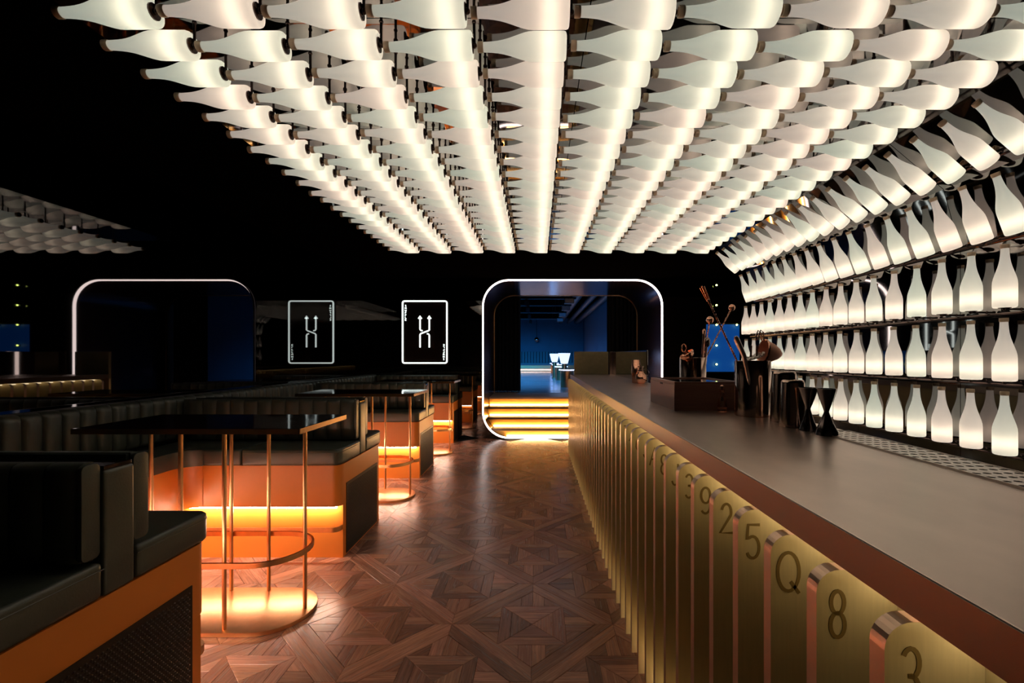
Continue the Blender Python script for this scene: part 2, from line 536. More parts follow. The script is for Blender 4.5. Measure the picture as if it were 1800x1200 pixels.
for j in range(21):
    y = 1.494 + 0.166 * j
    for i in range(10):
        x = -1.580 + 0.3404 * i + BL
        bottle((x + random.uniform(-.0006, .0006), y, 2.53 + random.uniform(-.003, .003)), R(-90 + random.uniform(-1.0, 1.0)),
               'frosted lit bottle in the ceiling canopy, %s row from camera, %s from left' % (ORD[j], ORD[i]), 'bottles hanging in the ceiling canopy', 0)
WALLROWS = [('bottom row', 2.38, 0.896, 0.0), ('second row up', 2.38, 1.270, 0.0), ('third row up', 2.38, 1.644, 0.0),
            ('fourth row, slightly tilted', 2.415, 2.018, -20.7), ('top row, steeply tilted', 2.274, 2.366, -49.5)]
for rn, x, z, a in WALLROWS:
    off = 0.0 if a == 0 else 0.03
    for i in range(18):
        y = 2.139 + 0.18 * i - off
        bottle((x, y, z), R(a + random.uniform(-0.8, 0.8)), 'frosted lit bottle on right wall, %s, %s from camera' % (rn, ORD[i]), 'bottles mounted on the right wall', 0)
    # added dark rod standing in for the reflection band below that row
    ca, sa = math.cos(R(a)), math.sin(R(a))
    lx, lz = 0.085, -0.022
    m = MB().tube([(x + lx * ca + lz * sa, 1.95, z - lx * sa + lz * ca), (x + lx * ca + lz * sa, 5.27, z - lx * sa + lz * ca)], 0.007, 8)
    tag(obj('reflection_rod', m, 'darkmetal', smooth=True), 'dark rod imitating the reflection under the %s of wall bottles' % rn.replace(',', ' of'), 'rail', 'rods imitating reflections on the bottle wall')

# low dark back counter below the bottle wall
t = thing('back_counter', 'low dark cabinet under the wall of lit bottles', 'cabinet', (2.33, 2.0, 0))
obj('body', MB().box(-0.17, 0.17, -3.4, 3.25, 0.0, 0.74), 'black', t)
obj('worktop', MB().box(-0.19, 0.18, -3.4, 3.26, 0.742, 0.77), 'gunmetal', t, bevel=0.004)

# ------------------------------------------------------------------ bar
bar = thing('bar_counter', 'long bar counter clad in numbered brass card panels', 'bar', (0, 0, 0))
obj('body', MB().box(0.565, 1.09, -0.5, 6.57, 0.0, 1.066), 'brass', bar)
obj('end_panel', MB().box(0.45, 1.10, 6.572, 6.60, 0.0, 1.066), 'brass', bar)
for zz in (1.050, 0.004):
    m = MB()
    for k in range(46):
        ya = 0.574 + 0.14 * (k - 4) + 0.028
        if ya < 6.45: m.box(0.532, 0.556, ya, ya + 0.108, zz, zz + 0.012)
    obj('led_strip', m, 'led_bar', bar)
FT = 0.026
fin_poly = arc(0.4375 + 0.036, 1.064 - 0.036, 0.036, 90, 180, 8) + [(0.4375, 0.022), (0.5645, 0.022), (0.5645, 1.064)]
finM = MB().prism([(x - 0.4375, z) for x, z in fin_poly], 0, FT, 'y')
me_fin = finish(finM.mesh('card_panel'))
me_fin.materials.append(M['brass']); me_fin.materials.append(M['fin_edge'])
for p in me_fin.polygons:
    if abs(p.normal.y) < 0.5: p.material_index = 1

def ribbon(paths, w, th=0.0006):
    """strokes in a plane (x, z) as thin flat bands facing -y"""
    m = MB()
    for path, closed in paths:
        t = MB().band(path, w, 0.0, th, closed)
        m.add([(x, -z, y) for x, y, z in t.v], t.f)
    return m
def G(ch):
    A = arc
    g = {
        '3': [(A(.5, .745, .255, 150, -90, 12) [:-1] + [(.42, .52)], False), ([(.42, .52)] + A(.48, .265, .265, 80, -150, 14), False)],
        '8': [(A(.5, .755, .245, 0, 345, 20), True), (A(.5, .265, .265, 0, 345, 20), True)],
        'Q': [([(.5 + .48 * math.cos(R(q)), .5 + .5 * math.sin(R(q))) for q in range(0, 360, 15)], True), ([(.6, .25), (.98, -.06)], False)],
        '5': [([(.85, 1), (.25, 1), (.18, .55)] + A(.48, .32, .33, 120, -150, 16), False)],
        '2': [(A(.5, .72, .28, 165, -25, 12) + [(.12, 0), (.88, 0)], False)],
        '9': [(A(.5, .7, .3, 0, 345, 20), True), ([(.8, .7), (.8, .45)] + A(.48, .32, .32, 0, -140, 10), False)],
        'J': [([(.75, 1), (.75, .3)] + A(.45, .3, .3, 0, -160, 12), False)],
        'A': [([(.05, 0), (.5, 1), (.95, 0)], False), ([(.22, .34), (.78, .34)], False)],
        'K': [([(.15, 0), (.15, 1)], False), ([(.85, 1), (.17, .42)], False), ([(.4, .62), (.9, 0)], False)],
        '7': [([(.1, 1), (.88, 1), (.35, 0)], False)],
        '6': [(A(.5, .3, .3, 0, 345, 20), True), ([(.2, .3), (.24, .62), (.62, 1)], False)],
        '4': [([(.7, 0), (.7, 1), (.08, .28), (.95, .28)], False)],
        'S': [(A(.5, .75, .25, 30, 270, 10) + A(.5, .25, .25, 90, -150, 10), False)],
        'H': [([(.1, 0), (.1, 1)], False), ([(.9, 0), (.9, 1)], False), ([(.1, .5), (.9, .5)], False)],
        'U': [([(.1, 1), (.1, .4)] + A(.5, .4, .4, 180, 360, 8) + [(.9, 1)], False)],
        'F': [([(.15, 0), (.15, 1), (.9, 1)], False), ([(.15, .52), (.75, .52)], False)],
        'L': [([(.15, 1), (.15, 0), (.9, 0)], False)],
        'E': [([(.9, 1), (.15, 1), (.15, 0), (.9, 0)], False), ([(.15, .52), (.75, .52)], False)],
    }
    return g[ch]
def glyph(ch, cx, cz, wd, ht, sw, th=0.0006):
    return ribbon([([(cx + (x - .5) * wd, cz + (z - .5) * ht) for x, z in p], c) for p, c in G(ch)], sw, th)
SEQ = {4: '3', 5: '8', 6: 'Q', 7: '5', 8: '2', 9: '9', 10: '3', 11: 'J', 12: '8', 13: 'A', 14: 'J', 15: '6', 16: '4', 17: '7', 18: 'K', 19: '2', 20: '9', 3: '6', 2: 'K'}
dig_mesh = {}
for k in range(47):
    y = 0.574 + 0.14 * (k - 4)
    if y > 6.56: break
    f = obj('card_panel', me_fin, None, bar, (0.4375, y, 0))
    if k in SEQ:
        ch = SEQ[k]
        if ch not in dig_mesh:
            dig_mesh[ch] = finish(glyph(ch, 0.033, 0.995, 0.042 if ch not in 'J' else 0.034, 0.072, 0.0062).mesh('number_' + ch))
            dig_mesh[ch].materials.append(M['digit'])
        d = obj('printed_number', dig_mesh[ch], None, f, (0, -0.0002, 0))
        d['label'] = 'dark printed %s' % ch
wt = obj('bar_worktop', MB().box(0.476, 1.115, -0.5, 6.60, 1.069, 1.130), 'zinc', bevel=0.003)
obj('front_edge', MB().box(0.4735, 0.4755, -0.5, 6.60, 1.0705, 1.1285), mat('zinc_dark_reflection', (0.11, 0.072, 0.052), 0.36, 1.0), wt)  # dark reflection painted as a colour over the zinc slab's front
tag(wt, 'worn brushed zinc worktop along the bar', 'worktop')
# perforated drip rail let into the back edge of the worktop
dr = thing('drip_rail', 'perforated metal drip rail along back edge of worktop', 'drip rail', (0, 0, 1.130))
obj('pan', MB().box(0.982, 1.108, -0.4, 1.62, 0.0002, 0.0012), 'black', dr)
m = MB()
cw, ch_ = 0.0240, 0.0335
nxh, nyh = 5, 60
for a in range(nxh):
    for b in range(nyh):
        cx, cy_ = 0.985 + cw * (a + .5), -0.39 + ch_ * (b + .5)
        o = [(cx - cw / 2, cy_ - ch_ / 2), (cx, cy_ - ch_ / 2), (cx + cw / 2, cy_ - ch_ / 2), (cx + cw / 2, cy_), (cx + cw / 2, cy_ + ch_ / 2), (cx, cy_ + ch_ / 2), (cx - cw / 2, cy_ + ch_ / 2), (cx - cw / 2, cy_)]
        q = [(cx + 0.0088 * math.cos(R(225 + 45 * i)), cy_ + 0.0075 * math.sin(R(225 + 45 * i))) for i in range(8)]
        v = [(x, y, 0.003) for x, y in o] + [(x, y, 0.003) for x, y in q] + [(x, y, 0.0012) for x, y in q]
        f = []
        for i in range(8):
            j = (i + 1) % 8
            f += [(i, j, 8 + j, 8 + i), (8 + i, 8 + j, 16 + j, 16 + i)]
        m.add(v, f)
pl = obj('perforated_plate', m, 'steel', dr)
obj('rim', MB().band([(0.983, -0.4), (0.983, 1.623), (1.107, 1.623), (1.107, -0.4)], 0.003, 0.0002, 0.0045), 'steel', dr)

# ------------------------------------------------------------------ portal, steps
IN = 0.021
def ring(off, n=12):
    return rrect(AX0 + off, AX1 - off, 0.0 + off, AZ1 - off, AR - off, n)
def loft(rings, close=True):
    m = MB(); n = len(rings[0])
    v = [p for r in rings for p in r]
    f = []
    for a in range(len(rings) - 1):
        f += [(a * n + i, a * n + (i + 1) % n, (a + 1) * n + (i + 1) % n, (a + 1) * n + i) for i in range(n)]
    return m.add(v, f)
r3 = lambda off, y: [(x, y, z) for x, z in ring(off)]
po = thing('arch_portal', 'rounded rectangular portal outlined in white light at the aisle end', 'archway', (0, 0, 0))
obj('led_strip', loft([r3(0.0, 7.690), r3(IN, 7.732), r3(IN - 0.004, 7.736), r3(-0.004, 7.694)]), 'led_arch', po, smooth=True)
obj('outer_frame', loft([r3(0.0, 7.718), r3(0.0, 7.688), r3(-0.012, 7.688), r3(-0.012, 7.718)]), 'darkmetal', po, smooth=True, angle=30)
obj('lining', loft([r3(IN, 7.738), r3(IN, 9.60), r3(IN - 0.02, 9.60), r3(IN - 0.02, 7.738)]), 'lining', po, smooth=True)
obj('rear_trim', loft([r3(IN, 9.60), r3(IN + 0.009, 9.60), r3(IN + 0.009, 9.63), r3(IN, 9.63)]), 'copper', po, smooth=True, angle=30)

st = thing('portal_steps', 'amber lit flight of four steps inside the portal', 'steps', (0, 0, 0))
def xleft(z):
    z = max(z, IN + 0.001)
    r = AR - IN
    if z >= AR: return AX0 + IN
    return AX0 + AR - math.sqrt(max(0, r * r - (AR - z) ** 2))
RH = 0.155
for i in range(4):
    z0, z1 = RH * i, RH * (i + 1)
    y0 = 7.80 + 0.27 * i
    y1 = 9.6 if i == 3 else y0 + 0.33
    def prof_poly(za, zb, d=0.004):
        zs = [za + (zb - za) * q / 5 for q in range(6)]
        L = [(xleft(z) + d, z) for z in zs]
        Rr = [(AX0 + AX1 - xleft(z) - d, z) for z in zs]
        return L[::-1] + Rr
    zb = max(z0, IN + 0.004)
    sp = obj('step', MB().prism(prof_poly(zb, z1 - 0.036), y0, y1, 'y'), 'riser', st)
    obj('tread', MB().prism(prof_poly(z1 - 0.035, z1), y0 - 0.035, y1, 'y'), 'tread' if i < 3 else 'palewood', sp)
    xl = xleft(zb) + 0.02
    obj('led_strip', MB().box(xl, AX0 + AX1 - xl, y0 - 0.030, y0 - 0.016, zb + 0.001, zb + 0.020), 'led_step', sp)

# ------------------------------------------------------------------ lounge beyond the portal
LZ = 0.62
struct('floor_lounge', MB().box(-6, 2.4, 9.62, 23.2, LZ - 0.05, LZ), 'loungefloor', 'blue lit floor of the lounge beyond the portal', 'floor')
struct('wall_lounge_back', MB().box(-6, 2.4, 23.0, 23.1, LZ, 3.3), 'lounge', 'blue lit rear wall of the lounge', 'wall')
struct('wall_lounge_right', MB().box(2.30, 2.4, 9.66, 22.99, LZ, 3.3), 'lounge', 'blue lit right wall of the lounge', 'wall')
struct('wall_lounge_left', MB().box(-6.1, -6.0, 9.66, 23.1, LZ, 3.3), 'lounge', 'blue lit left wall of the lounge', 'wall')
struct('ceiling_lounge', MB().box(-6.1, 2.4, 9.66, 23.1, 3.3, 3.36), 'ceilblack', 'black ceiling of the lounge beyond the portal', 'ceiling')
def curtain(x0, x1, y, label):
    n = int((x1 - x0) / 0.008)
    a = [(x0 + (x1 - x0) * i / n, y + 0.035 * math.sin(i * 0.008 / 0.085 * 2 * PI + 0.6 * math.sin(i * 0.11)) + 0.008 * math.sin(i * 0.31)) for i in range(n + 1)]
    b = [(x, yy + 0.012) for x, yy in a]
    v = [(x, yy, LZ + 0.004) for x, yy in a] + [(x, yy, 3.2) for x, yy in a] + [(x, yy, LZ + 0.004) for x, yy in b] + [(x, yy, 3.2) for x, yy in b]
    k = n + 1
    f = [(i, i + 1, k + i + 1, k + i) for i in range(n)] + [(2 * k + i, 3 * k + i, 3 * k + i + 1, 2 * k + i + 1) for i in range(n)]
    tag(obj('curtain', MB().add(v, f), 'curtain', smooth=True), label, 'curtain', 'curtains of the portal')
curtain(-1.25, -0.375, 10.0, 'black pleated curtain on left side of the portal')
curtain(1.525, 2.26, 10.0, 'black pleated curtain on right side of the portal')
# bench along the rear wall
b = thing('lounge_bench', 'teal channelled bench along the lounge rear wall', 'bench', (0, 22.6, LZ))
obj('base', MB().box(-5.9, 2.2, 0.0, 0.38, 0.0, 0.30), 'copper', b)
obj('led_strip', MB().box(-5.9, 2.2, -0.03, -0.005, 0.06, 0.10), emit('led_pink', (1.0, 0.55, 0.38), 5.0), b)
obj('seat_cushion', MB().box(-5.9, 2.2, -0.05, 0.30, 0.302, 0.42), 'teal', b, bevel=0.02)
m = MB()
for i in range(54):
    x = -5.9 + 0.15 * i
    m.prism([(x + 0.004, 0.38)] + arc(x + 0.075, 0.30, 0.071, 180, 360, 6) + [(x + 0.146, 0.38)], 0.42, 0.98)
bb = obj('backrest', m, 'teal', b)
bb['kind'] = 'stuff'
for i, (Y, X) in enumerate(((11.3, 0.735), (14.5, 0.75), (17.8, 0.76), (20.8, 0.77))):
    t = thing('pedestal_table', 'copper drum table with glowing blue rim, %s from the portal' % ORD[i], 'table', (X, Y, LZ), 'drum tables in the lounge')
    obj('drum', MB().lathe([(0, 0), (0.165, 0), (0.165, 0.42), (0, 0.42)], 28), 'copper', t, smooth=True)
    obj('light_rim', MB().lathe([(0.17, 0.422), (0.205, 0.422), (0.205, 0.44), (0.17, 0.44)], 28), 'led_blue', t, smooth=True)
    obj('table_top', MB().lathe([(0, 0.441), (0.21, 0.441), (0.21, 0.455), (0, 0.455)], 28), 'darkglass', t, smooth=True)
for i, (Y, X) in enumerate(((12.6, 0.74), (16.0, 0.60), (19.3, 0.68))):
    t = thing('flared_lamp', 'flared pale blue glowing lamp on copper stem, %s from the portal' % ORD[i], 'lamp', (X, Y, LZ), 'flared lamps in the lounge')
    obj('base', MB().lathe([(0, 0), (0.12, 0), (0.12, 0.02), (0, 0.03)], 20), 'copper', t, smooth=True)
    obj('stem', MB().lathe([(0.075, 0.02), (0.075, 0.558)], 16), 'copper', t, smooth=True)
    obj('shade', MB().lathe([(0, 0.56), (0.095, 0.56), (0.12, 0.66), (0.155, 0.80), (0.17, 0.85), (0.16, 0.85), (0, 0.80)], 24), 'shade', t, smooth=True)
for i in range(3):
    x, z = ((1.15, 3.12), (1.55, 3.07), (1.95, 3.10))[i]
    t = thing('air_duct', 'round metal air duct under lounge ceiling, %s from right wall' % ORD[2 - i], 'duct', (x, 0, z), 'air ducts in the lounge')
    obj('tube', MB().tube([(0, 10.3, 0), (0, 22.9, 0)], (0.12, 0.09, 0.12)[i], 14), 'pipe', t, smooth=True)
    for yy in (12, 14, 16, 18, 20):
        obj('hanger_strap', MB().box(-0.012, 0.012, yy, yy + 0.04, 0.08, 3.3 - z), 'pipe', t)
for i in range(4):
    Y = (10.6, 12.2, 14.2, 16.2)[i]
    t = thing('ceiling_speaker', 'pale box hanging from lounge ceiling, %s from the portal' % ORD[i], 'speaker', (0.74 + 0.02 * i, Y, 2.62), 'boxes under the lounge ceiling')
    obj('housing', MB().box(-0.11, 0.11, 0, 0.2, 0, 0.12), 'pipe', t, bevel=0.008)
    obj('front_panel', MB().box(-0.1, 0.1, -0.008, -0.001, 0.01, 0.11), mat('pale_panel_%d' % i, (0.6, 0.65, 0.75), 0.5), t)
    obj('rod', MB().box(-0.01, 0.01, 0.09, 0.11, 0.12, 0.68), 'black', t)
for i, Y in enumerate((11.6, 13.2, 15.4, 18.0)):
    t = thing('lighting_truss', 'black crossbar with added blue lights in lounge, %s from the portal' % ORD[i], 'truss', (0, Y, 2.86), 'crossbars under the lounge ceiling')
    obj('bar', MB().tube([(-5.9, 0, 0), (0.98, 0, 0)], 0.025, 8), 'pipe', t, smooth=True)
    for x in (-4, -1.6, 0.6):
        obj('rod', MB().box(x - .008, x + .008, -.008, .008, 0.02, 0.44), 'black', t)
    for x in (-0.28, -1.4):  # fixtures and spots added to give the lounge its blue light
        h = obj('added_blue_light', MB().lathe([(0, 0.05), (0.04, 0.05), (0.055, 0), (0.055, -0.09), (0.045, -0.09), (0.04, -0.02), (0, -0.02)], 14, Matrix.Translation((x, 0, -0.09)) @ Matrix.Rotation(R(25), 4, 'X')), 'black', t, smooth=True)
        obj('lens', MB().ball((x, 0.01, -0.13), 0.035, 10, 6), emit('added_blue_lens', (0.08, 0.25, 1.0), 3.0) if 'added_blue_lens' not in bpy.data.materials else bpy.data.materials['added_blue_lens'], h, smooth=True)
        ld = bpy.data.lights.new('added_blue_lamp', 'SPOT')
        ld.energy = 230; ld.color = (0.02, 0.30, 0.85); ld.spot_size = R(150); ld.spot_blend = 0.8; ld.shadow_soft_size = 0.05
        lo = bpy.data.objects.new('added_blue_lamp', ld); lo.location = (x, Y + 0.02, 2.65); lo.rotation_euler = (R(20), 0, 0); COL.objects.link(lo)
m = MB().ball((-0.05, 22.5, 2.2), 0.12, 14, 10)
m.tube([(-0.05, 22.5, 2.3), (-0.05, 22.5, 3.3)], 0.012, 6)
tag(obj('mirror_ball', m, 'chrome', smooth=True), 'small round ball hanging before the lounge rear wall', 'ball')

# ------------------------------------------------------------------ far right corner: bulbs and blue screen
t = thing('blue_screen', 'glowing blue panel on far wall right of the portal', 'screen', (3.13, YF - 0.004, 1.13))
obj('frame', MB().box(-0.30, 0.30, -0.02, 0.0, -0.02, 0.82), 'black', t)
obj('screen', MB().box(-0.28, 0.28, -0.026, -0.021, 0.0, 0.80), 'bluepanel', t)
for xi, x in enumerate((3.01, 3.35)):
    for zi, z in enumerate((2.587, 2.25, 1.92, 1.574, 1.255)):
        if xi == 1 and zi in (0, 1, 3): continue
        t = thing('festoon_bulb', 'yellow green bulb on far wall, %s column, %s from top' % (('left', 'right')[xi], ORD[zi]), 'bulb', (x, YF - 0.032, z), 'bulbs on the far wall')
        obj('socket', MB().lathe([(0, 0.0), (0.016, 0.0), (0.016, 0.02), (0, 0.02)], 10, Matrix.Translation((0, 0.0, 0)) @ Matrix.Rotation(PI / 2, 4, 'X')), 'black', t)
        obj('globe', MB().ball((0, -0.034, 0), 0.015, 10, 8), 'starbulb', t, smooth=True)
# ------------------------------------------------------------------ neon card sign
def PW(px, py, Y=7.70):
    return ((px - 945) * Y / 800, 1.4 - (py - 625) * Y / 800)
def Zm(zx, zy):
    return PW(680 + zx / 7.5, 500 + zy / 7.5)
sg = thing('neon_sign', 'white neon playing card sign with crossing shuffle arrows on far wall', 'sign', (0, 7.712, 0))
x0, z1 = Zm(208, 218); x1, z0 = Zm(792, 1034)
def neon(name, paths, w):
    m = MB()
    for path, closed in paths:
        tt = MB().band(path, w, 0.006, 0.022, closed)
        m.add([(x, -z, y) for x, y, z in tt.v], tt.f)
    return obj(name, m, 'neon', sg)
neon('card_outline', [(rrect(x0, x1, z0, z1, 0.035, 6), True)], 0.022)
ZP = lambda *q: [Zm(*p) for p in q]
neon('arrow_tube', [(ZP((560, 435), (560, 598), (548, 608), (450, 645), (438, 658), (438, 828)), False)], 0.020)
neon('arrow_tube', [(ZP((438, 435), (438, 588), (448, 604), (470, 608)), False)], 0.020)
neon('arrow_tube', [(ZP((530, 648), (550, 652), (560, 668), (560, 828)), False)], 0.020)
for cx in (438, 560):
    m = MB()
    pts = ZP((cx, 408), (cx + 27, 445), (cx + 20, 452), (cx - 20, 452), (cx - 27, 445))
    m.prism(pts, -0.022, -0.006, 'y')
    obj('arrow_head', m, 'neon', sg)
tw, th_ = 0.026, 0.040
for k, c in enumerate('SHUFFLE'):
    cx, cz = Zm(248, 280 + 30.8 * k)
    g = glyph(c, cx, cz, tw, 0.027, 0.0045, 0.012)
    obj('letter', g, 'neon', sg, (0, -0.004, 0))
    cx, cz = Zm(750, 982 - 30.8 * k)
    g = glyph(c, 0, 0, tw, 0.027, 0.0045, 0.012)
    g.v = [(cx - x, y, cz - z) for x, y, z in g.v]
    obj('letter', g, 'neon', sg, (0, -0.004, 0))
obj('backing', MB().box(x0 - 0.03, x1 + 0.03, -0.0045, 0.004, z0 - 0.03, z1 + 0.03), 'tabletop', sg)

# ------------------------------------------------------------------ booths
AXE = -1.35           # aisle face of the dividers
XB = -2.68            # where dividers meet the wall bench back
def channel_mesh(wd, th, z0, z1, r=0.022):
    """one stitched leather channel: bulging front towards -y, rounded top"""
    m = MB()
    n = 6
    secs = []
    zs = [(z0, 0.80), (z0 + 0.012, 0.95), (z0 + 0.03, 1.0), (z1 - 0.04, 1.0), (z1 - 0.02, 0.95), (z1 - 0.007, 0.80), (z1, 0.5)]
    v = []
    for z, k in zs:
        ring_ = []
        for i in range(n + 1):
            u = i / n
            x = -wd / 2 + 0.0012 + (wd - 0.0024) * u
            bul = (1 - abs(2 * u - 1) ** 3.2)
            y = -(th * k) * (0.80 + 0.20 * bul)
            ring_.append((x, y, z))
        ring_.append((wd / 2 - 0.0012, 0.0, z)); ring_.append((-wd / 2 + 0.0012, 0.0, z))
        v += ring_
    q = n + 3
    f = []
    for a in range(len(zs) - 1):
        f += [(a * q + i, a * q + (i + 1) % q, (a + 1) * q + (i + 1) % q, (a + 1) * q + i) for i in range(q)]
    f += [tuple(range(q - 1, -1, -1)), tuple((len(zs) - 1) * q + i for i in range(q))]
    m.add(v, f)
    me = finish(m.mesh('channel'), smooth=True, angle=50)
    me.materials.append(M['leather'])
    return me
CH = channel_mesh(0.103, 0.055, 0.775, 1.073)
# raised-lozenge grille
def grille_mesh(L, z0, z1):
    m = MB()
    cx, cz = 0.0175, 0.0115
    nr = int((z1 - z0 - 0.02) / cz)
    nc = int((L - 0.02) / cx)
    for r in range(nr):
        for c in range(nc):
            y = 0.012 + cx * (c + (0.5 if r % 2 else 0.0)) + 0.003
            z = z0 + 0.012 + cz * r
            if y + cx > L - 0.008: continue
            a, b, h = 0.0072, 0.0085, 0.0032
            m.add([(0, y + cx / 2 - a, z), (0, y + cx / 2, z - b * 0.62), (0, y + cx / 2 + a, z), (0, y + cx / 2, z + b * 0.62), (h, y + cx / 2, z + 0.001)],
                  [(0, 1, 4), (1, 2, 4), (2, 3, 4), (3, 0, 4)])
    return m
me_gr = grille_mesh(0.61, 0.02, 0.50).mesh('grille_mesh')
me_gr.materials.append(M['grille'])
DEP = 0.80
def divider(Y0, label, half=False):
    t = thing('booth_bench', label, 'bench', (0, Y0, 0), 'booth benches along the aisle')
    dep = YF - Y0 - 0.004 if half else DEP
    r = 0.06
    # upper apron with rounded aisle corners
    poly = [(XB, 0.0)] + arc(AXE - r, r, r, -90, 0, 6)
    poly += ([(AXE, dep)] if half else arc(AXE - r, dep - r, r, 0, 90, 6)) + [(XB, dep)]
    base = obj('base', MB().prism(poly, 0.365, 0.648), 'orange', t, smooth=True, angle=30)
    obj('plinth', MB().box(XB, AXE - 0.001, 0.045, dep if half else dep - 0.045, 0.0, 0.364), 'orange', base)
    sides = [(0.0, 1)] if half else [(0.0, 1), (dep, -1)]
    for yy, sg_ in sides:
        obj('led_strip', MB().box(XB + 0.26, AXE - 0.03, min(yy + sg_ * 0.005, yy + sg_ * 0.020), max(yy + sg_ * 0.005, yy + sg_ * 0.020), 0.354, 0.3635), 'led_booth', base)
        p = [(XB + 0.05, yy - sg_ * 0.012), (AXE - 0.06, yy - sg_ * 0.012)] + [(AXE - 0.06 + 0.05 * math.sin(R(q)), yy + sg_ * (-0.012 + 0.05 * (1 - math.cos(R(q))))) for q in range(15, 91, 15)] + [(AXE - 0.01, yy + sg_ * 0.047)]
        obj('foot_rail', MB().band(p, 0.010, 0.195, 0.228), 'copper', t, smooth=True, angle=50)
    # perforated grille on the aisle face
    g = obj('grille', MB().box(AXE - 0.0009, AXE + 0.004, 0.095, min(0.705, dep - 0.02), 0.012, 0.505), 'grille', t)
    if not half:
        gm = obj('grille_lozenges', me_gr, None, g, (AXE + 0.0041, 0.095, 0))
        gm['kind'] = 'stuff'
    def cushion(y0, y1, front):
        r_ = 0.055
        if front < 0: poly = [(XB, y0)] + arc(AXE + 0.004 - r_, y0 + r_, r_, -90, 0, 6) + [(AXE + 0.004, y1), (XB, y1)]
        else: poly = [(XB, y0), (AXE + 0.004, y0)] + arc(AXE + 0.004 - r_, y1 - r_, r_, 0, 90, 6) + [(XB, y1)]
        # two cushions end to end
        xm = -2.02
        pa = [(max(x, xm + 0.002), y) for x, y in poly]
        pb = [(XB, y0), (xm - 0.002, y0), (xm - 0.002, y1), (XB, y1)]
        for pp in (pa, pb):
            obj('seat_cushion', MB().prism(pp, 0.650, 0.762), 'leather', t, bevel=0.018, seg=3, smooth=True, angle=60)
        pp = [p for p in poly if p[0] > AXE - 0.06]
        if front < 0: pp = [(xm + 0.01, y0)] + pp
        else: pp = pp + [(xm + 0.01, y1)]
        obj('piping', MB().tube([(x + 0.0005 * (1 if x > AXE else 0), y + 0.0005 * front, 0.738) for x, y in pp], 0.0022, 6), 'leather', t, smooth=True)
    cushion(-0.018, 0.342, -1)
    pb_ = 0.345
    b1 = obj('backrest', MB().box(XB, AXE - 0.03, pb_ - 0.012, pb_ - 0.001, 0.765, 1.07), 'leather', t)
    for i in range(12):
        obj('channel', CH, None, b1, (AXE - 0.0235 - 0.103 * (i + 0.5), pb_ - 0.012, 0))
    obj('end_cap', MB().prism(rrect(pb_ - 0.062, pb_ - 0.003, 0.778, 1.070, 0.018, 5), AXE - 0.0225, AXE - 0.006, 'x'), 'leather', b1, bevel=0.004, smooth=True)
    if half:
        obj('back_board', MB().box(XB, AXE, pb_, dep, 0.65, 1.075), 'leather', t, bevel=0.006)
    else:
        obj('end_post', MB().box(XB, AXE + 0.002, pb_, pb_ + 0.11, 0.650, 1.042), 'leather', t, bevel=0.012, seg=3, smooth=True)
        obj('post_cap', MB().box(XB, AXE - 0.004, pb_ + 0.006, pb_ + 0.104, 1.0425, 1.056), 'tabletop', t, bevel=0.002)
        cushion(0.459, DEP + 0.018, 1)
        b2 = obj('backrest', MB().box(XB, AXE - 0.03, pb_ + 0.111, pb_ + 0.122, 0.765, 1.07), 'leather', t)
        obj('end_cap', MB().prism(rrect(pb_ + 0.113, pb_ + 0.172, 0.778, 1.070, 0.018, 5), AXE - 0.0225, AXE - 0.006, 'x'), 'leather', b2, bevel=0.004, smooth=True)
        for i in range(12):
            c = obj('channel', CH, None, b2, (AXE - 0.0235 - 0.103 * (i + 0.5), pb_ + 0.122, 0))
            c.rotation_euler = (0, 0, PI)
    return t
Y0S = [1.07, 3.115, 5.16]
for k, Y0 in enumerate(Y0S):
    divider(Y0, ('orange based double bench with green black leather in the near left foreground',
                 'orange based double leather bench behind the nearest high table',
                 'orange based double leather bench behind the second high table')[k])
divider(7.25, 'single leather bench against the far wall under the neon sign', True)

CHW = channel_mesh(0.1022, 0.10, 0.775, 1.09)
ends = [(1.87, 3.115), (3.915, 5.16), (5.96, 7.25)]
for k, (ya, yb) in enumerate(ends):
    t = thing('wall_bench', ('green black leather wall bench behind the nearest high table', 'green black leather wall bench behind the second high table',
                             'green black leather wall bench behind the farthest high table')[k], 'bench', (0, 0, 0), 'benches along the mirror wall')
    r = 0.13
    xf = -2.42
    e = 0.004
    def plan(x, ov):
        return [(XB + e, ya + e + ov)] + [(x + r, ya + e + ov)] + arc(x + r, ya + e + ov + r, r, 270, 180, 6)[1:] + arc(x + r, yb - e - ov - r, r, 180, 90, 6) + [(XB + e, yb - e - ov)]
    base = obj('base', MB().prism(plan(xf, 0.0), 0.365, 0.648), 'orange', t, smooth=True, angle=30)
    obj('plinth', MB().box(XB + e, xf - 0.045, ya + 0.05, yb - 0.05, 0.0, 0.364), 'orange', base)
    obj('led_strip', MB().box(xf - 0.020, xf - 0.005, ya + 0.10, yb - 0.10, 0.354, 0.3635), 'led_booth', base)
    obj('seat_cushion', MB().prism(plan(xf + 0.018, 0.019), 0.650, 0.760), 'leather', t, bevel=0.016, seg=3, smooth=True, angle=60)
    s0, s1 = (1.07, 3.12, 5.165)[k], (3.115, 5.16, 7.70)[k]
    b1 = obj('backrest', MB().box(XL + 0.02, XB - 0.122, s0, s1, 0.02, 1.075), 'leather', t)
    n = int(round((s1 - s0) / 0.1022))
    for i in range(n):
        c = obj('channel', CHW, None, b1, (XB - 0.1205, s0 + (s1 - s0) * (i + 0.5) / n, 0))
        c.rotation_euler = (0, 0, PI / 2)
        c.scale = ((s1 - s0) / n / 0.1022, 1, 1)
    obj('cap_rail', MB().box(XL + 0.004, XB - 0.118, s0, s1, 1.0765, 1.092), 'tabletop', b1)

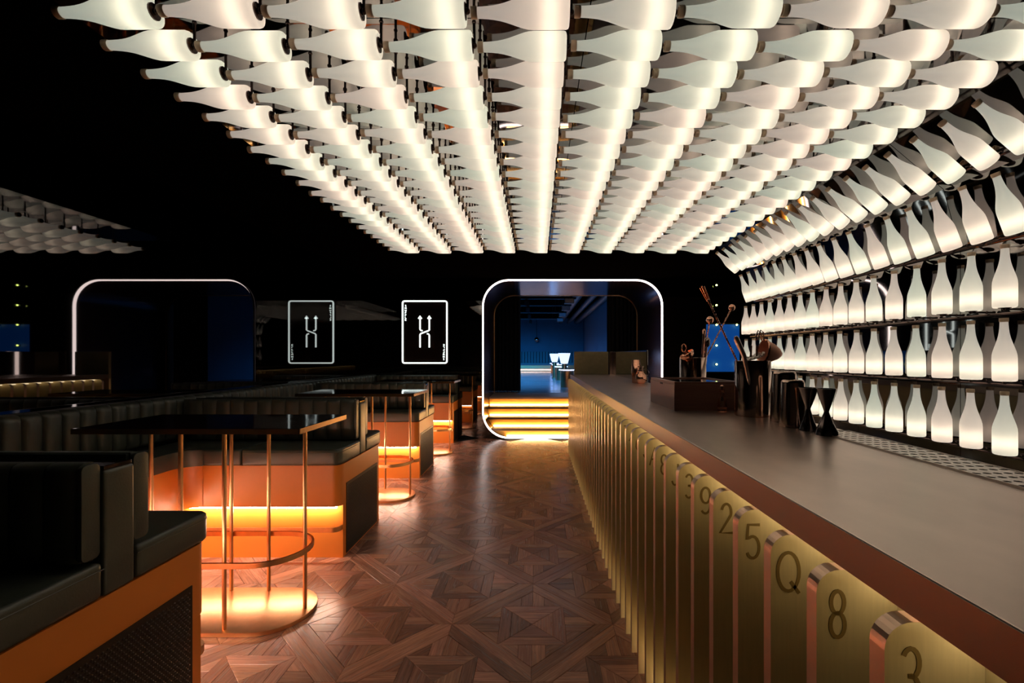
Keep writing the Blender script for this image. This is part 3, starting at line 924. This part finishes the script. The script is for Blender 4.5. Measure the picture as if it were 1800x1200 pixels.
# ------------------------------------------------------------------ high tables
def table(Yc, label):
    cx = -1.69
    t = thing('high_table', label, 'table', (cx, Yc, 0), 'high tables in the booths')
    tp = obj('table_top', MB().box(-0.58, 0.53, -0.27, 0.27, 1.017, 1.045), 'tabletop', t, bevel=0.002)
    obj('edge_band', MB().band(rrect(-0.582, 0.532, -0.272, 0.272, 0.004, 2), 0.003, 1.018, 1.0435, True), 'tableedge', tp)
    obj('base_plate', MB().prism(stadium(0, 0, 0.465, 0.225), 0.001, 0.022), 'copper', t, bevel=0.002, smooth=True)
    for x, y in ((0.42, 0), (0.11, -0.19), (0.11, 0.19), (-0.11, -0.19), (-0.11, 0.19), (-0.42, 0)):
        obj('leg', MB().tube([(x, y, 0.022), (x, y, 1.016)], 0.0105, 12), 'copper', t, smooth=True)
    obj('foot_ring', MB().band(stadium(0, 0, 0.440, 0.208), 0.012, 0.335, 0.362, True), 'copper', t, smooth=True, angle=60)
for k in range(3):
    table(2.485 + 2.045 * k, ('tall dark table on copper legs, nearest the camera', 'tall dark table on copper legs, second from the camera',
                              'tall dark table on copper legs, farthest under the neon sign')[k])

# ------------------------------------------------------------------ things on the bar
BZ = 1.1302
def lathe_thing(name, label, cat, loc, prof, m, n=28, group=None):
    return tag(obj(name, MB().lathe(prof, n), m, loc=loc, smooth=True, angle=35), label, cat, group)
# walnut box with dark glass lid
t = thing('wooden_box', 'dark walnut box with glass lid on the bar', 'box', (0.835, 2.465, BZ))
m = MB().box(-0.165, 0.165, -0.235, -0.221, 0, 0.128).box(-0.165, 0.165, 0.221, 0.235, 0, 0.128).box(-0.165, -0.151, -0.22, 0.22, 0, 0.128).box(0.151, 0.165, -0.22, 0.22, 0, 0.128).box(-0.15, 0.15, -0.22, 0.22, 0, 0.01)
obj('body', m, 'walnut', t)
obj('lid', MB().band([(-0.155, -0.225), (0.155, -0.225), (0.155, 0.225), (-0.155, 0.225)], 0.02, 0.129, 0.142, True), 'walnut', t)
obj('glass', MB().box(-0.146, 0.146, -0.216, 0.216, 0.130, 0.136), 'darkglass', t)
obj('finger_notch', MB().box(-0.1662, -0.1651, -0.03, 0.02, 0.118, 0.126), 'black', t)

def can(r, h, wll=0.003):
    return [(0, 0), (r - 0.004, 0), (r, 0.004), (r, h - 0.002), (r - 0.001, h), (r - wll, h), (r - wll, 0.006), (0, 0.006)]
C1 = Vector((0.968, 2.05, BZ)); C2 = Vector((0.978, 2.87, BZ))
lathe_thing('tool_canister', 'tall smoked chrome canister full of bar tools beside the shakers', 'canister', C1, can(0.075, 0.248), 'chrome', 36)
lathe_thing('tool_canister', 'chrome canister of stirrers standing behind the wooden box', 'canister', C2, can(0.080, 0.258), 'chrome', 36)
def tin(r0, r1, h):
    return [(r0 - 0.002, 0), (r0, 0.0), (r0 - 0.0005, 0.006), (r1 + 0.002, h - 0.012), (r1, h - 0.004), (r1 - 0.004, h), (r1 - 0.010, h), (r1 - 0.012, h - 0.003), (0, h - 0.003)]
lathe_thing('shaker_tin', 'inverted shaker tin nearest the jiggers', 'shaker', (0.972, 1.735, BZ), tin(0.048, 0.039, 0.178), 'chrome', group='shaker tins')
lathe_thing('shaker_tin', 'taller inverted shaker tin in the middle of the three', 'shaker', (1.012, 1.87, BZ), tin(0.052, 0.043, 0.205), 'chrome', group='shaker tins')
lathe_thing('shaker_tin', 'inverted shaker tin right beside the tall tool canister', 'shaker', (1.06, 2.09, BZ) if False else (1.064, 2.165, BZ), tin(0.050, 0.042, 0.20), 'chrome', group='shaker tins')
jig = lambda a, b, h: [(0, 0.012), (b - 0.006, 0.0), (b, 0.0), (b * 0.95, 0.012), (b * 0.62, h * 0.24), (0.0085, h * 0.47), (0.0075, h * 0.50), (0.0085, h * 0.53), (a * 0.62, h * 0.74), (a, h), (a - 0.002, h), (a * 0.6, h * 0.75), (0.0, h * 0.57)]
lathe_thing('jigger', 'black hourglass jigger nearest the drip rail', 'jigger', (0.985, 1.552, BZ), jig(0.0305, 0.036, 0.158), 'gunmetal', group='hourglass jiggers')
lathe_thing('jigger', 'black hourglass jigger beside the shaker tin', 'jigger', (0.978, 1.645, BZ), jig(0.033, 0.030, 0.155), 'gunmetal', group='hourglass jiggers')
# small rose bottle by the canister
t = thing('rose_bottle', 'small rose copper bottle between wooden box and canister', 'bottle', (0.945, 2.195 - 0.06, BZ) if False else (0.862, 2.20, BZ))
t.location = (0.886, 2.185, BZ)
obj('body', MB().lathe([(0, 0), (0.020, 0), (0.023, 0.005), (0.021, 0.015), (0.024, 0.025), (0.020, 0.055), (0.011, 0.075), (0.010, 0.095), (0, 0.095)], 8), 'rose', t)
obj('stopper', MB().lathe([(0, 0.096), (0.013, 0.096), (0.015, 0.106), (0.010, 0.125), (0, 0.132)], 8), 'rose', t)
# far pair by the splash panel
lathe_thing('cocktail_shaker', 'copper cocktail shaker beside splash panel at far bar end', 'shaker', (0.985, 4.55, BZ),
            [(0, 0), (0.040, 0), (0.047, 0.09), (0.047, 0.165), (0.044, 0.17), (0.040, 0.225), (0.036, 0.23), (0, 0.23)], 'rose')
t = thing('bulb_flask', 'round bodied copper flask with narrow neck at far bar end', 'flask', (1.005, 4.42, BZ))
obj('body', MB().lathe([(0, 0), (0.03, 0.0), (0.052, 0.025), (0.057, 0.052), (0.048, 0.085), (0.030, 0.105), (0.024, 0.12), (0, 0.12)], 24), 'rose', t, smooth=True)
obj('cap', MB().lathe([(0, 0.1205), (0.030, 0.1205), (0.030, 0.132), (0.022, 0.136), (0.022, 0.158), (0.032, 0.160), (0.032, 0.168), (0, 0.168)], 20), 'chrome', t, smooth=True)
obj('handle', MB().tube([(0.05, 0, 0.07), (0.075, 0, 0.085), (0.078, 0, 0.11), (0.06, 0, 0.135), (0.028, 0, 0.130)], 0.004, 8), 'gunmetal', t, smooth=True)
# mirror steel splash panel along the back of the far bar
t = thing('splash_panel', 'polished steel splash panel on the far bar end', 'panel', (1.085, 4.5, BZ))
obj('sheet', MB().box(-0.006, 0.006, 0.0, 2.05, 0.0, 0.325), 'polish', t, bevel=0.002)
obj('return_sheet', MB().box(-0.05, -0.007, 2.02, 2.05, 0.0, 0.325), 'chrome', t, bevel=0.002)
t = thing('olive_screen', 'olive gold end screen standing beyond the bar', 'screen', (0.79, 6.68, 0))
obj('panel', MB().box(-0.255, 0.245, -0.02, 0.02, 0.0, 1.46), 'olive', t, bevel=0.006)
obj('foot', MB().box(-0.255, 0.245, -0.05, -0.021, 0.0, 0.03), 'darkmetal', t)

# bar tools
def rod(a, b, r, twist=0, n=10):
    a, b = Vector(a), Vector(b)
    if not twist: return MB().tube([a, b], r, n)
    d = (b - a).normalized(); u = d.orthogonal().normalized(); v = d.cross(u)
    m = MB(); N_ = 90
    for ph in (0, PI):
        m.tube([a + (b - a) * i / N_ + (u * math.cos(ph + twist * 2 * PI * i / N_) + v * math.sin(ph + twist * 2 * PI * i / N_)) * r * 0.75 for i in range(N_ + 1)], r * 0.8, 6)
    return m
t = thing('bar_spoon', 'twisted copper fork ended bar spoon in the tall canister', 'bar spoon', (0, 0, 0))
a, b_ = (1.012, 2.06, 1.145), (0.795, 2.10, 1.640)
obj('stem', rod(a, b_, 0.0034, 22), 'rose', t, smooth=True)
d = (Vector(b_) - Vector(a)).normalized(); sx = Vector((1, 0, 0)) - d * d.x; sx.normalize()
b_ = Vector(b_)
obj('fork', MB().tube([b_, b_ + d * 0.02], 0.0055, 8).tube([b_ + d * 0.02 - sx * 0.006, b_ + d * 0.085 - sx * 0.010], 0.0028, 6).tube([b_ + d * 0.02, b_ + d * 0.09], 0.0028, 6).tube([b_ + d * 0.02 + sx * 0.006, b_ + d * 0.085 + sx * 0.010], 0.0028, 6).tube([b_ + d * 0.02 - sx * 0.008, b_ + d * 0.02 + sx * 0.008], 0.0035, 6), 'rose', t, smooth=True)
def ball_spoon(label, a, b, rb, rs=0.0035, tw=22):
    t = thing('bar_spoon', label, 'bar spoon', (0, 0, 0))
    obj('stem', rod(a, b, rs, tw), 'rose', t, smooth=True)
    obj('ball_end', MB().ball(b, rb, 14, 10), 'rose', t, smooth=True)
ball_spoon('twisted copper bar spoon with ball end leaning right', (0.935, 2.87, 1.145), (1.225, 2.87, 1.703), 0.021)
ball_spoon('short copper bar spoon with ball end standing behind the wooden box', (1.02, 2.90, 1.145), (1.098, 2.90, 1.628), 0.023)
t = thing('muddler', 'copper muddler stick in the canister behind the box', 'muddler', (0, 0, 0))
obj('stick', MB().tube([(1.00, 2.82, 1.145), (1.028, 2.82, 1.50), (1.031, 2.82, 1.555), (1.032, 2.82, 1.565)], [0.006, 0.007, 0.011, 0.005], 12), 'rose', t, smooth=True)
t = thing('pestle', 'black headed pestle in the canister behind the box', 'pestle', (0, 0, 0))
obj('stick', MB().tube([(1.03, 2.84, 1.145), (1.052, 2.84, 1.46)], 0.009, 12), 'chrome', t, smooth=True)
obj('head', MB().tube([(1.052, 2.84, 1.455), (1.054, 2.84, 1.47), (1.058, 2.84, 1.50), (1.06, 2.84, 1.515)], [0.012, 0.021, 0.02, 0.008], 14), 'gunmetal', t, smooth=True)
t = thing('julep_strainer', 'copper cup strainer hooked on the canister behind the box', 'strainer', (0.935, 2.80, 1.385))
bowl = [(0.046 * math.sin(R(q)), 0.04 - 0.046 * math.cos(R(q))) for q in range(0, 86, 12)]
obj('bowl', MB().lathe(bowl + [(r * 0.95, z + 0.003) for r, z in bowl[::-1]], 22, Matrix.Rotation(R(-35), 4, 'Y')), 'rose', t, smooth=True)
obj('loop', MB().tube([(-0.035 + 0.014 * math.cos(R(q)), 0, 0.062 + 0.024 * math.sin(R(q))) for q in range(0, 360, 24)], 0.003, 6, True), 'rose', t, smooth=True)
t = thing('tongs', 'rounded steel tongs leaning left in the tall canister', 'tongs', (0, 0, 0))
obj('arm', MB().tube([(0.955, 1.995, 1.145), (0.905, 1.995, 1.40), (0.872, 1.995, 1.475), (0.868, 1.995, 1.485)], [0.006, 0.010, 0.0115, 0.007], 12), 'steel', t, smooth=True)
obj('arm', MB().tube([(0.962, 2.017, 1.145), (0.912, 2.017, 1.40), (0.880, 2.017, 1.470), (0.876, 2.017, 1.478)], [0.006, 0.009, 0.010, 0.006], 12), 'steel', t, smooth=True)
t = thing('spring_strainer', 'steel spring strainer resting in the tall canister', 'strainer', (0.975, 2.045, 1.376))
obj('spring', MB().tube([(0.040 * math.cos(i * 0.12) * 1.0, 0.040 * math.sin(i * 0.12), 0.006 + 0.030 * (0.5 + 0.5 * math.cos(i * 0.12)) + 0.004 * math.sin(i * 1.6)) for i in range(53)], 0.0035, 6), 'steel', t, smooth=True)
obj('plate', MB().lathe([(0, 0.0), (0.042, 0.0), (0.042, 0.003), (0, 0.003)], 24, Matrix.Translation((0, 0, 0.014)) @ Matrix.Rotation(R(-20), 4, 'Y')), 'steel', t)
for dx in (-0.012, 0.014):
    obj('prong', MB().tube([(dx, 0.01, 0.018), (dx, 0.008, 0.070)], 0.005, 8), 'gunmetal', t, smooth=True)
t = thing('fine_strainer', 'copper cone fine strainer hooked on the tall canister', 'strainer', (1.0, 2.06, 1.42))
mtx = Matrix.Translation((0.022, 0, 0.0)) @ Matrix.Rotation(R(100), 4, 'Y')
cone = [(0.052, 0.0), (0.050, 0.012), (0.041, 0.040), (0.026, 0.066), (0.010, 0.082), (0.0, 0.085)]
obj('cone', MB().lathe(cone + [(r * 0.94, max(0, z - 0.003)) for r, z in cone[::-1]], 26, mtx), mat('copper_mesh', (0.72, 0.36, 0.25), 0.45, 0.9, bump=0.5, bscale=420), t, smooth=True)
obj('rim', MB().tube([mtx @ Vector((0.053 * math.cos(R(q)), 0.053 * math.sin(R(q)), 0)) for q in range(0, 360, 15)], 0.004, 8, True), 'rose', t, smooth=True)
for dy in (-0.012, 0.012):
    obj('hook', MB().tube([(0.02, dy, 0.048), (0.016, dy, 0.085), (0.004, dy, 0.095), (-0.004, dy, 0.075), (-0.006, dy, 0.05)], 0.0028, 6), 'rose', t, smooth=True)
obj('handle', MB().tube([(0.012, 0, -0.05), (-0.012, 0, -0.16), (-0.02, 0, -0.26)], 0.006, 8), 'rose', t, smooth=True)
